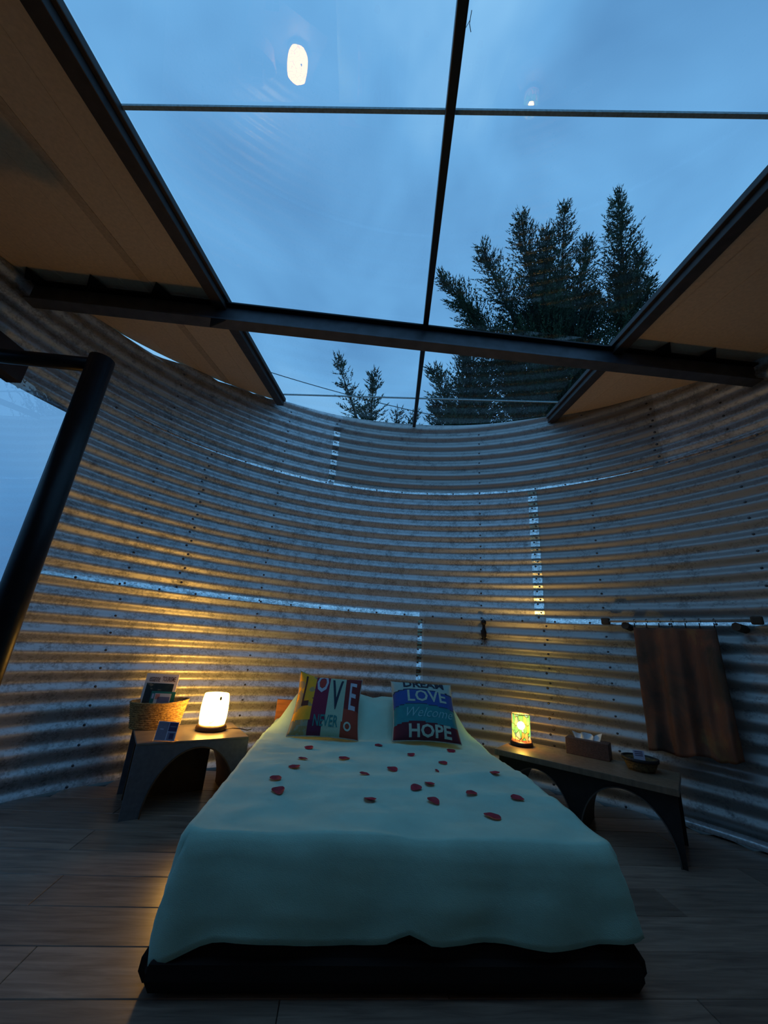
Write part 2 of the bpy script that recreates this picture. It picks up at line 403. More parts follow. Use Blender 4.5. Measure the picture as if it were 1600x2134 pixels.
# ------------------------------------------------------------------ roof
roof = empty('ceiling', kind='structure')
def roofpoly(name, pts, off0, off1, mat, parent):
    """prism on the roof plane, pts (x,y); off = height above plane"""
    bm = bmesh.new(); a = [bm.verts.new((x, y, roofz(y, off0))) for x, y in pts]; b = [bm.verts.new((x, y, roofz(y, off1))) for x, y in pts]
    bm.faces.new(a); bm.faces.new(b[::-1]); n = len(pts)
    for i in range(n): bm.faces.new((a[i], a[(i + 1) % n], b[(i + 1) % n], b[i]))
    return obj(name, bm, mat, parent)
def wally(x, ext=.012):
    d = (RAD + ext) ** 2 - (x - CX) ** 2; return sqrt(d) if d > 0 else 0
def xl(y): return -1.10 + .005 * (y - .6)           # inner line of the left skylight rail
def xr(y): return 1.395 + .073 * (y - .93)          # inner line of the right one
def xm(y): return .122 + .046 * (y - .577)          # centre bar
YG0 = .38                                           # unseen end of the glass, set to keep skylight off the lower walls
def strip_panel(x0, x1, edge=None):
    """tan lining board running front to back between x0 and x1 (ends follow the wall)"""
    N = 6; up = []; dn = []
    for i in range(N + 1):
        x = x0 + (x1 - x0) * i / N; h = wally(x); up.append((x, CY + h)); dn.append((x, CY - h))
    return up + dn[::-1]
lx = [-2.402, -2.32, -1.92, -1.56, -1.17]
for x0, x1 in zip(lx, lx[1:]): roofpoly('roof_panel', strip_panel(x0, x1 - .004), 0, .05, m_roof, roof)
rx = [1.60, 1.84, 2.175, 2.50, 2.755]
pp = strip_panel(1.47, 1.836)
pp = [(max(x, xr(y) + .06), y) for x, y in pp]
roofpoly('roof_panel', pp, 0, .05, m_roof, roof)
for x0, x1 in zip(rx[1:], rx[2:]): roofpoly('roof_panel', strip_panel(x0, x1 - .004), 0, .05, m_roof, roof)
for x, w in ((-1.58, .05), (-1.92, .012), (-1.74, .008), (-2.12, .008), (-2.32, .014), (-1.36, .006)):
    h = wally(x) - .02; roofpoly('panel_rib', [(x - w / 2, CY - h), (x + w / 2, CY - h), (x + w / 2, CY + h), (x - w / 2, CY + h)], -.004 if w > .03 else -.002, 0, m_roofrib if w > .03 else m_roof, roof)
for x, w in ((1.84, .012), (2.175, .012)):
    h = wally(x) - .02; roofpoly('panel_rib', [(x - w / 2, CY - h), (x + w / 2, CY - h), (x + w / 2, CY + h), (x - w / 2, CY + h)], -.002, 0, m_roof, roof)
# unseen closed lining between the two sets of panels, shaped to cut skylight
pts = [(-1.17, YG0)] + [(-1.17 + (1.50 + 1.17) * i / 10, CY - wally(-1.17 + 2.67 * i / 10)) for i in range(11)] + [(1.50, YG0)]
roofpoly('roof_panel', pts, 0, .05, m_roof, roof)

sky = empty('window_1', kind='structure')
joints = [YG0, .85, 3.16, YB + .02]
def jy(x, k): return (joints[1] - .048 * (x - .12)) if k == 1 else (3.17 - .094 * (x - .12)) if k == 2 else joints[k]
for k in range(3):
    for fa, fb in ((xl, xm), (xm, xr)):
        pts = []
        for kk in (k, k + 1):
            ys = []
            for i in range(5):
                t = i / 4; yy = joints[kk]; x = fa(yy) * (1 - t) + fb(yy) * t; y = jy(x, kk)
                if kk == 3: y = CY + wally(x, .02)
                ys.append((x, y))
            pts += ys if kk == k else ys[::-1]
        bm = bmesh.new(); bm.faces.new([bm.verts.new((x, y, roofz(y, .012))) for x, y in pts]); obj('glass_pane', bm, m_glass, sky)
for k, w in ((1, .014), (2, .010)):
    a = Vector((xl(joints[k]) - .02, 0, 0)); a.y = jy(a.x, k); a.z = roofz(a.y, .004); b = Vector((xr(joints[k]) + .02, 0, 0)); b.y = jy(b.x, k); b.z = roofz(b.y, .004)
    bm = bmesh.new(); bar(bm, a, b, w, .012); obj('glazing_seal', bm, m_joint, sky)
def rail(fx, y0, y1, w, h, off, name, mat, par):
    bm = bmesh.new(); a = (fx(y0), y0, roofz(y0, off)); b = (fx(y1), y1, roofz(y1, off)); bar(bm, a, b, w, h, .004); return obj(name, bm, mat, par)
rail(lambda y: xl(y) - .055, YG0, CY + wally(-1.12, -.05), .07, .085, -.028, 'skylight_rail', m_rail, sky)
rail(lambda y: xl(y) - .012, YG0, CY + wally(-1.12, -.06), .022, .035, -.012, 'rail_flange', m_rail, sky)
rail(lambda y: xr(y) + .055, YG0, CY + wally(1.55, -.05), .07, .085, -.028, 'skylight_rail', m_rail, sky)
rail(lambda y: xr(y) + .012, YG0, CY + wally(1.55, -.06), .022, .035, -.012, 'rail_flange', m_rail, sky)
rail(xm, YG0, CY + wally(.27, -.03), .034, .06, -.022, 'centre_bar', m_black, sky)
bm = bmesh.new(); bar(bm, (-1.17, YG0, roofz(YG0, -.02)), (1.45, YG0, roofz(YG0, -.02)), .08, .09); obj('end_rail', bm, m_rail, sky)  # unseen rail where the glass is cut short to limit skylight

# cross beam under the roof
def beam_pt(x): return Vector((x, 1.885 + (x + 2.33) * .066, 0))
bA, bB = beam_pt(-2.30), beam_pt(2.56)
for p in (bA, bB): p.z = roofz(p.y, -.11)
beam = thing('steel_beam', 'dark steel cross beam spanning the round room under the glass roof', 'beam')
bm = bmesh.new(); bar(bm, bA, bB, .012, .13); obj('web', bm, m_beam, beam)
for dz in (-.067, .067):
    bm = bmesh.new(); bar(bm, bA, bB, .085, .012, .002, oz=dz); obj('flange', bm, m_black if dz > 0 else m_beam, beam)
def gusset(x, s=1, h=.075, w=.07):
    p = beam_pt(x); z = roofz(p.y, -.038) if s > 0 else roofz(p.y, -.183)
    bm = bmesh.new(); d = (bB - bA).normalized()
    yo = -.05 if s > 0 else -.03      # the upper cleats lie against the sloping roof boards, in front of the beam
    tri = [p + d * -w / 2 + Vector((0, -.04, z)), p + d * w / 2 + Vector((0, -.04, z)), (p + d * 0 + Vector((0, -.04 - h, z + .03 - SL * h))) if s > 0 else p + d * -w / 2 + Vector((0, -.03, z + s * h))]
    A = [bm.verts.new(q) for q in tri]; B = [bm.verts.new(q + (Vector((0, 0, -.008)) if s > 0 else Vector((0, .008, 0)))) for q in tri]
    bm.faces.new(A); bm.faces.new(B[::-1])
    for i in range(3): bm.faces.new((A[i], A[(i + 1) % 3], B[(i + 1) % 3], B[i]))
    obj('gusset', bm, m_black, beam)
for x in (-2.27, -1.90, -1.51, 1.85, 2.18): gusset(x, 1, .075, .13)
gusset(-1.13, -1, .055, .09)

# ------------------------------------------------------------------ left glass opening and its black steel frame
win = empty('window_2', kind='structure')
wa, wb_ = pol(WIN[1] + .3, RAD + .03, 0), pol(WIN[0] - .3, RAD + .03, 0)
bm = bmesh.new(); bm.faces.new([bm.verts.new(p) for p in (wa + Vector((0, 0, .02)), wb_ + Vector((0, 0, .02)), wb_ + Vector((0, 0, 2.33)), wa + Vector((0, 0, 2.33)))]); obj('glass_pane', bm, m_wglass, win)
bm = bmesh.new(); bar(bm, wb_ + Vector((0, 0, .01)), wa + Vector((0, 0, .01)), .05, .05); obj('window_sill', bm, m_rail, win)
post = thing('steel_post', 'black round steel post with crossbar in front of the left glass', 'post', (-1.485, 1.632, 0))
bm = bmesh.new(); tube(bm, [(0, 0, 0), (0, 0, 2.245)], .056, 20); o = obj('post', bm, m_black, post)
for p in o.data.polygons: p.use_smooth = len(p.vertices) == 4
bm = bmesh.new(); tube(bm, [(.03, 0, 2.205), (-.865, -.03, 2.215)], .036, 14); obj('crossbar', bm, m_black, post, smooth=True)
bm = bmesh.new(); lathe(bm, [(.001, 0), (.10, 0), (.10, .012), (.001, .012)], 20); obj('foot_plate', bm, m_black, post)
hb = thing('door_header', 'dark brown board above the left glass, behind the black post', 'board')
a_, b_ = pol(-73.5, RAD - .09, 2.365), pol(-104, RAD - .09, 2.365)
bm = bmesh.new(); bar(bm, b_, a_, .09, .19, .004); obj('board', bm, plain('dark_red_brown_board', (.022, .010, .008, 1), .7), hb)
bm = bmesh.new(); bar(bm, pol(-72.9, RAD - .035, 2.325), pol(-72.0, RAD - .035, 2.295), .03, .03, .002); obj('wood_block', bm, m_wood, hb)

# ------------------------------------------------------------------ bed
B0 = Vector((.163, 1.545, 0))                                      # front centre of the bed on the floor
bed = thing('double_bed', 'double bed with dark brown frame standing against the curved metal wall', 'bed', B0, BY)
HW = .742; LEN = 1.90; ZM = .372
bm = bmesh.new()
fr = []
for k, (w, z) in enumerate(((.762, .010), (.772, .045), (.768, .085), (.750, .112), (.715, .120))):
    ring = []
    for x, y in ((-w, -.02 - (.02 if k in (1, 2) else 0)), (w, -.02 - (.02 if k in (1, 2) else 0)), (w, LEN + .02), (-w, LEN + .02)): ring.append(bm.verts.new((x, y, z)))
    fr.append(ring)
for A, B in zip(fr, fr[1:]):
    for i in range(4): bm.faces.new((A[i], A[(i + 1) % 4], B[(i + 1) % 4], B[i]))
bm.faces.new(fr[0]); bm.faces.new(fr[-1])
bmesh.ops.bevel(bm, geom=[e for e in bm.edges if abs(e.verts[0].co.x - e.verts[1].co.x) < .05 and abs(e.verts[0].co.y - e.verts[1].co.y) < .05], offset=.03, segments=3, affect='EDGES')
obj('bed_frame', bm, m_frame, bed)
bm = bmesh.new(); box(bm, -.70, .70, .02, LEN, .120, ZM - .02, .04); obj('mattress', bm, plain('cream_mattress', (.5, .48, .42, 1), .9), bed)
bm = bmesh.new(); box(bm, -.75, .40, LEN + .03, LEN + .055, .02, .50, .004); obj('headboard', bm, m_wood, bed)
for sx in (-1, 1):
    bm = bmesh.new(); n = 14; grid = []
    for i in range(n + 1):
        for j in range(n + 1): pass
    def pil(u, v, s): return Vector((sx * .32 + u * .24, 1.69 + v * .15, .45 + s * .07 * max(0, (1 - abs(u) ** 3) * (1 - abs(v) ** 3)) ** .5))
    gr = {(s, i, j): bm.verts.new(pil(-1 + 2 * i / n, -1 + 2 * j / n, s)) for s in (-1, 1) for i in range(n + 1) for j in range(n + 1)}
    for s in (-1, 1):
        for i in range(n):
            for j in range(n): bm.faces.new((gr[s, i, j], gr[s, i + 1, j], gr[s, i + 1, j + 1], gr[s, i, j + 1]))
    bmesh.ops.remove_doubles(bm, verts=bm.verts, dist=1e-5); obj('pillow', bm, plain('white_pillow', (.6, .6, .55, 1), .9), bed, smooth=True)
# bedspread
def nz(x, y, s, k=0): return noise.noise(Vector((x * s, y * s, k)))
def top_z(x, y):
    z = ZM + .016 * nz(x, y, 2.2, 1) + .009 * nz(x, y * 1.6, 5, 2) + .006 * (1 - abs(nz(x * .6, y * 1.5, 6, 6)) * 2) ** 3
    z += .006 * max(0, 1 - abs((y - .62 - .05 * sin(x * 3)) / .03)) * (.5 + .5 * sin(x * 5 + 1)) + .005 * max(0, 1 - abs((y - 1.02 + .04 * x) / .025))
    t = min(1, max(0, (y - 1.33) / .27)); t = t * t * (3 - 2 * t)
    t2 = min(1, max(0, (LEN - y) / .10)); 
    wx = min(1, max(0, (.73 - abs(x)) / .19)); wx = wx * wx * (3 - 2 * wx)
    gap = 1 - .10 * math.exp(-(x / .06) ** 2)
    z += .215 * t * (.45 + .55 * t2) * wx * gap + .012 * t * nz(x, y, 9, 4)
    return z
xs = sorted(set([-HW + 2 * HW * i / 44 for i in range(45)] + [-HW + .012, -HW + .03, HW - .012, HW - .03]))
ys = sorted(set([LEN * i / 56 for i in range(57)] + [.012, .028]))
def er(d, r=.026): return 0 if d > r else r - sqrt(max(0, r * r - (r - d) ** 2))
bm = bmesh.new(); G = {}
for i, x in enumerate(xs):
    for j, y in enumerate(ys):
        z = top_z(x, y) - er(HW - abs(x)) - er(y)
        xx, yy = x, y
        # rounded plan corners at the foot
        rc = .07; cxx = HW - rc
        if y < rc and abs(x) > cxx:
            dx, dy = (abs(x) - cxx) / rc, (rc - y) / rc; m = max(dx, dy)
            if m > 0:
                L = sqrt(dx * dx + dy * dy); k = m / L
                xx = math.copysign(cxx + dx * k * rc, x); yy = rc - dy * k * rc
        G[i, j] = bm.verts.new((xx, yy, z))
nx, ny = len(xs) - 1, len(ys) - 1
for i in range(nx):
    for j in range(ny): bm.faces.new((G[i, j], G[i + 1, j], G[i + 1, j + 1], G[i, j + 1]))
per = [(0, j) for j in range(ny, -1, -1)] + [(i, 0) for i in range(1, nx + 1)] + [(nx, j) for j in range(1, ny + 1)]
pos = [G[k].co.copy() for k in per]; s = 0; sl = [0]
for a, b in zip(pos, pos[1:]): s += (a.xy - b.xy).length; sl.append(s)
NR = 14; prev = [G[k] for k in per]
hem = []
for q, (p, sv) in enumerate(zip(pos, sl)):
    x, y = p.x, p.y
    if per[q][1] == 0 and 0 < per[q][0] < nx:            # foot end
        h = .128 + .008 * sin(x * 9) + .012 * nz(x, 0, 3, 7) + .030 * math.exp(-((x + .0) / .05) ** 2)
        h += -.06 * max(0, (abs(x) - .55) / .165) ** 1.5 if x < 0 else .015 * max(0, (x - .45) / .25)
    else:
        h = .19 + .02 * nz(x, y, 3, 8)
        if y < .09: h = h + (.065 - h) * (1 - y / .09) ** 2 if x < 0 else h + (.135 - h) * (1 - y / .14)
    hem.append(h)
for r in range(1, NR + 1):
    t = r / NR; cur = []
    for q, (p, sv) in enumerate(zip(pos, sl)):
        a = pos[max(q - 1, 0)]; b = pos[min(q + 1, len(pos) - 1)]; tg = (b - a); tg.z = 0; tg.normalize(); nrm = Vector((tg.y, -tg.x, 0))
        corner = math.exp(-(((abs(p.x) - HW) / .10) ** 2 + (p.y / .10) ** 2))
        fold = .016 * t * sin(sv * 15 + .8 * sin(sv * 4)) + .011 * t * nz(sv, t * .8, 5, 3) + .004 * nz(sv, t, 16, 5)
        o_ = .006 + .006 * t + fold * .8 + corner * .018 * t
        if abs(p.x) < HW - .02 and p.y < .1: o_ += .008 * sin(t * pi) + .028 * t * (1 if hem[q] < .16 else .3)
        z = p.z + (hem[q] - p.z) * t
        cur.append(bm.verts.new((p.x + nrm.x * o_, p.y + nrm.y * o_, z)))
    for q in range(len(per) - 1): bm.faces.new((prev[q], prev[q + 1], cur[q + 1], cur[q]))
    prev = cur
sp = obj('bedspread', bm, m_spread, None, smooth=True); sp.location = B0; sp.rotation_euler = (0, 0, BY)
so = sp.modifiers.new('thickness', 'SOLIDIFY'); so.thickness = .004; so.offset = -1
tag(sp, 'pale sea-green bedspread draped over the double bed', 'bedspread')
def bed_surface(wx, wy):
    c, s = cos(-BY), sin(-BY); dx, dy = wx - B0.x, wy - B0.y; x, y = dx * c - dy * s, dx * s + dy * c
    return top_z(x, y)

# petals
PET = [(-0.344, 2.569), (-0.331, 2.332), (-0.342, 2.171), (-0.396, 2.017), (-0.35, 1.869), (-0.119, 2.405), (-0.003, 2.152), (0.024, 1.851), (0.067, 2.697), (0.139, 2.277), (0.257, 2.542), (0.427, 2.45), (0.528, 2.757), (0.37, 2.307), (0.298, 2.087), (0.229, 2.022), (0.291, 1.881), (0.472, 1.998), (0.657, 2.27), (0.67, 1.974), (0.505, 1.788)]
PL = ['crimson petal just below the left corner of the cushion reading NEVER', 'crimson petal on the pale fold, middle of the left column of three', 'crimson petal lowest of the three stacked near the left edge of the bed',
 'crimson petal farthest to the left on the bedspread', 'crimson petal at the front left of the scattered group, nearest the left edge', 'crimson petal alone below the gap right of the left cushion', 'crimson petal left of centre on the bedspread, above the front middle one',
 'broad crimson petal in the front middle of the bedspread', 'crimson petal between the two cushions, just in front of them', 'dark crimson petal near the centre of the bedspread', 'small crimson petal below the front edge of the HOPE cushion',
 'crimson petal right of centre, above a thin curled one', 'crimson petal close under the right end of the HOPE cushion', 'thin curled crimson petal right of the bedspread centre', 'crimson petal upper right one of a close pair mid bed', 'orange-tinged petal lower left one of a close pair mid bed',
 'crimson petal in the front row, directly below the close pair', 'crimson petal in the front row between the close pair and the right edge', 'crimson petal high on the right side of the bed near the shelf', 'crimson petal farthest to the right at the bed edge', 'largest crimson petal, nearest the foot of the bed']
def petal(rz, sx, sy, cu):
    bm = bmesh.new(); n = 6; g_ = {}
    for i in range(n + 1):
        for j in range(n + 1):
            u, v = -1 + 2 * i / n, -1 + 2 * j / n
            r = sqrt(1 - .5 * v * v), sqrt(1 - .5 * u * u); x, y = u * r[0], v * r[1] * (1 - .25 * u)
            g_[i, j] = bm.verts.new((x * sx, y * sy, .0025 + cu * (x * x * .5 + y * y * .8) + .0012 * sin(5 * x)))
    for i in range(n):
        for j in range(n): bm.faces.new((g_[i, j], g_[i + 1, j], g_[i + 1, j + 1], g_[i, j + 1]))
    return bm
for k, (x, y) in enumerate(PET):
    s_ = random.uniform(.85, 1.1) * (1.15 if k == 20 else .65 if k == 13 else 1)
    o = obj('petal', petal(0, .030 * s_, .024 * s_ * (.6 if k == 13 else 1), random.uniform(.003, .008)), m_petal, None, smooth=True, loc=(x, y, bed_surface(x, y) + .001))
    o.rotation_euler = (random.uniform(-.1, .1), random.uniform(-.1, .1), random.uniform(0, 6.3))
    tag(o, PL[k], 'petal', 'rose petals scattered on the bedspread')

# ------------------------------------------------------------------ cushions
def cushion(name, label, base, ang, yaw, size, colfn, flare=None):
    root = thing(name, label, 'cushion', base, yaw, 'printed cushions leaning on the pillows')
    H = size / 2; T = .062
    def fn(u, v, side=1, lift=0):
        """u,v in -1..1 -> local coords; v from bottom to top; leaning back by ang"""
        a = max(0, 1 - u * u); b = max(0, 1 - v * v)
        h = T * (a * b) ** .42 + .004 * noise.noise(Vector((u * 3, v * 3, side)))
        if side < 0: h = T * .55 * (a * b) ** .42
        k = 1 - .07 * (1 - a) * 0 - .06 * b * (abs(u) ** 4); k2 = 1 - .06 * a * (abs(v) ** 4)
        x = u * H * k; t = (v * k2 + 1) * H
        if flare: x, t = flare(x, t, u, v)
        hh = side * h + lift
        return Vector((x, t * cos(ang) - hh * sin(ang), t * sin(ang) + hh * cos(ang) + .012))
    n = 56; me_v = []; me_f = []; cols = []
    for side in (1, -1):
        o0 = len(me_v)
        for j in range(n + 1):
            for i in range(n + 1): me_v.append(fn(-1 + 2 * i / n, -1 + 2 * j / n, side))
        for j in range(n):
            for i in range(n):
                a = o0 + j * (n + 1) + i; f = (a, a + 1, a + n + 2, a + n + 1); me_f.append(f if side > 0 else f[::-1])
                cols.append(colfn(-1 + 2 * (i + .5) / n, -1 + 2 * (j + .5) / n) if side > 0 else (.3, .25, .2, 1))
    c = obj('cover', (me_v, [], me_f), m_print, root, smooth=True)
    at = c.data.color_attributes.new('print', 'FLOAT_COLOR', 'CORNER'); li = 0
    for p, co in zip(c.data.polygons, cols):
        for l in p.loop_indices: at.data[l].color = co
    bm = bmesh.new(); pts = []
    for i in range(80):
        t = i / 20; q = int(t); w = -1 + 2 * (t - q)
        u, v = [(w, -1), (1, w), (-w, 1), (-1, -w)][q]; pts.append(fn(u, v, 1, 0))
    pts.append(pts[0]); tube(bm, pts, .0035, 6, False); obj('piping', bm, m_pip, root, smooth=True)
    return root, (lambda u, v: fn(u, v, 1, .0022))
def col_left(u, v):
    jag = .02 * noise.noise(Vector((u * 9, v * 9, 0)))
    if v < -.62 + .06 * noise.noise(Vector((u * 12, 1, 0))):
        if u < -.45: return (.30, .24, .10, 1) if noise.noise(Vector((u * 9, v * 9, 5))) > 0 else (.28, .30, .20, 1)
        if u < -.08: return (.10, .012, .05, 1)
        if u < .45: return (.32, .46, .34, 1)
        return (.30, .045, .02, 1)
    if u < -.44 + jag:
        return (.85, .42, .02, 1) if noise.noise(Vector((u * 4, v * 4, 2))) > -.18 else (.40, .30, .12, 1)
    if u < .0 + jag: return (.20, .014, .055, 1)
    if u < .50 + jag: return (.36, .52, .38, 1)
    return (.17, .02, .022, 1) if v > -.2 else (.34, .05, .025, 1)
def col_right(u, v):
    w = v + .10 * u * u + .03 * sin(u * 3)
    n_ = noise.noise(Vector((u * 7, v * 7, 3))) * .04
    if w > .60: return (.36, .52, .48, 1)
    if w > .56: return (.02, .04, .08, 1)
    if w > .06: return (.025 + n_ * .3, .085, .34, 1)
    if w > .03: return (.02, .06, .12, 1)
    if w > -.52: return (.02, .24 + n_, .27 + n_, 1)
    return (.11 + n_ * .4, .012, .025, 1)
def fl(x, t, u, v):
    k = max(0, (-u + v) / 2 - .72) / .28
    return x - .01 * k, t + .045 * k
cl, fl_ = cushion('cushion', 'cushion with yellow, purple, mint and red stripes reading LOVE NEVER', (-.285, 2.745, .377), .80, .03, .45, col_left, fl)
letters('letter', 'L', 1.5, fl_, m_brownp, cl, (-.68, .28), sx=.34, bold=.012, sub=.08)
letters('letter', 'O', 1.05, fl_, m_white, cl, (-.22, .60), sx=.44, bold=.02, sub=.08)
letters('letter', 'V', 1.5, fl_, m_navy, cl, (.25, .20), sx=.36, bold=.02, sub=.08)
letters('letter', 'E', 1.4, fl_, m_white, cl, (.74, .20), sx=.38, bold=.012, sub=.08)
letters('letter', 'NEVER', .46, fl_, m_tealp, cl, (.02, -.64), sx=.52, bold=.008, sub=.08)
bm = bmesh.new(); N = 20
def disc(bm, cu, cv, ru, rv, fn, r0=0):
    n = 20; A = [bm.verts.new(fn(cu + ru * cos(2 * pi * k / n), cv + rv * sin(2 * pi * k / n))) for k in range(n)]
    if r0:
        B = [bm.verts.new(fn(cu + r0 * ru * cos(2 * pi * k / n), cv + r0 * rv * sin(2 * pi * k / n))) for k in range(n)]
        for k in range(n): bm.faces.new((A[k], A[(k + 1) % n], B[(k + 1) % n], B[k]))
    else: bm.faces.new(A)
disc(bm, -.22, .62, .10, .2, fl_); obj('printed_heart', bm, m_redp, cl)
bm = bmesh.new(); disc(bm, .66, -.72, .11, .13, fl_, .6); obj('printed_ring', bm, m_mint, cl)
cr_, fr_ = cushion('cushion', 'cushion with blue, teal and maroon bands reading DREAM LOVE Welcome HOPE', (.385, 2.815, .379), .80, .06, .45, col_right)
letters('letter', 'DREAM', .46, fr_, m_navy, cr_, (.04, .83), sx=.90, bold=.014, sub=.08)
letters('letter', 'LOVE', .58, fr_, m_mint, cr_, (.08, .32), sx=.90, bold=.010, sub=.08)
letters('letter', 'Welcome', .44, fr_, m_script, cr_, (.06, -.24), sx=.86, shear=.5, bold=-.004, sub=.08)
letters('letter', 'HOPE', .50, fr_, m_mint, cr_, (.08, -.79), sx=1.0, bold=.014, sub=.08)

# ------------------------------------------------------------------ bedside tables with vaulted undersides
def arched_table(name, label, F0, udir, L, Dp, H, arches, thick, m_top, m_front, m_vlt, over=0.0, rim=None):
    yaw = math.atan2(udir[1], udir[0]); t = thing(name, label, 'table', (F0[0], F0[1], 0), yaw)
    bm = bmesh.new(); box(bm, 0, L, 0, Dp, H - thick, H, .003); obj('table_top', bm, m_top, t)
    u0, u1 = over * .3, L - over * .3
    for y0, y1 in ((over, over + .02), (Dp - .03, Dp - .01)):
        # panel with arches cut out: columns of quads above the curve
        N = 120; zt = H - thick; bm = bmesh.new()
        def low(u):
            for c, hw, hh in arches:
                if abs(u - c) < hw: return hh * sqrt(max(0, 1 - ((u - c) / hw) ** 2)) 
            return 0.0
        us = sorted(set([u0 + (u1 - u0) * i / N for i in range(N + 1)] + [c + s * hw * k for c, hw, hh in arches for s in (-1, 1) for k in (.9999, .995, .98)] + [c + s * (hw + 1e-4) for c, hw, hh in arches for s in (-1, 1)]))
        rows = [[bm.verts.new((u, y, z)) for y, z in ((y0, low(u)), (y0, zt), (y1, zt), (y1, low(u)))] for u in us]
        for a, b in zip(rows, rows[1:]):
            for k in range(4): bm.faces.new((a[k], b[k], b[(k + 1) % 4], a[(k + 1) % 4]))
        bm.faces.new(rows[0]); bm.faces.new(rows[-1][::-1]); obj('arched_panel', bm, m_front, t)
    for c, hw, hh in arches:
        bm = bmesh.new(); pv = None
        for k in range(33):
            a = pi * k / 32
            cur = [bm.verts.new((c - (hw - d) * cos(a), y, (hh - d) * sin(a))) for d, y in ((0, over - .008), (.007, over - .008), (.007, Dp - .01), (0, Dp - .01))]
            if pv:
                for q in range(4): bm.faces.new((pv[q], cur[q], cur[(q + 1) % 4], pv[(q + 1) % 4])).material_index = 1 if q == 0 else 0
            pv = cur
        obj('vault', bm, [m_vlt, rim or m_vlt], t, smooth=False)
    return t
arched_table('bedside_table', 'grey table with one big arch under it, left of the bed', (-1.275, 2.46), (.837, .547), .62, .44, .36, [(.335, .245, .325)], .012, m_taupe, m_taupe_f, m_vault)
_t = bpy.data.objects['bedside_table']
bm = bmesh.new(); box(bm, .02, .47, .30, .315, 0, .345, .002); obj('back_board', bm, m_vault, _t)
arched_table('bedside_table', 'long low wooden bench table with two arches, right of the bed', (.855, 2.943), (.788, -.616), .995, .43, .36, [(.255, .205, .295), (.725, .235, .30)], .034, m_rwood, m_rdark, m_rdark, .045, m_rim)

# ------------------------------------------------------------------ left lamp
def emis(name, col, k):
    M = MT(name); M.t.nodes.remove(M.b); e_ = M.n('ShaderNodeEmission'); e_.inputs[0].default_value = col; e_.inputs[1].default_value = k
    M.l(e_.outputs[0], M.o.inputs['Surface']); return M
LL = (-1.045, 2.905, .36)
lamp = thing('table_lamp', 'glowing pale amber drum lamp on the left grey table', 'lamp', LL)
bm = bmesh.new(); lathe(bm, [(.001, 0), (.094, 0), (.098, .012), (.094, .026), (.082, .034), (.001, .034)], 36); obj('base', bm, m_basewood, lamp, smooth=True)
M = emis('amber_lit_shade', (1, .48, .075, 1), LAMP_L)
v = M.coord(); vo = M.n('ShaderNodeTexVoronoi', feature='DISTANCE_TO_EDGE'); vo.inputs['Scale'].default_value = 28; M.l(v, vo.inputs['Vector'])
em = [n for n in M.t.nodes if n.type == 'EMISSION'][0]
M.l(M.ramp(vo.outputs['Distance'], [(.0, (.55, .20, .02, 1)), (.05, (1, .50, .085, 1))]), em.inputs[0])
bm = bmesh.new(); lathe(bm, [(.078, .036), (.084, .07), (.087, .13), (.085, .18), (.080, .216), (.075, .220), (.001, .221)], 36)
for vv in bm.verts:
    a = math.atan2(vv.co.y, vv.co.x); k = 1 + .03 * sin(a * 6 + vv.co.z * 12); vv.co.x *= k; vv.co.y *= k
obj('lamp_shade', bm, M.m, lamp, smooth=True)
bm = bmesh.new(); tube(bm, [(.09, -.01, .012), (.15, -.02, .022), (.2, -.01, .02), (.235, .02, .008), (.25, .06, .006)], .0035, 6); obj('power_cord', bm, m_cord, lamp, smooth=True)
bm = bmesh.new(); disc(bm, 0, 0, .006, .012, lambda a, b: Vector((.055 + a, -.072 + a * .6, .20 + b))); obj('shade_print', bm, m_brownp, lamp)

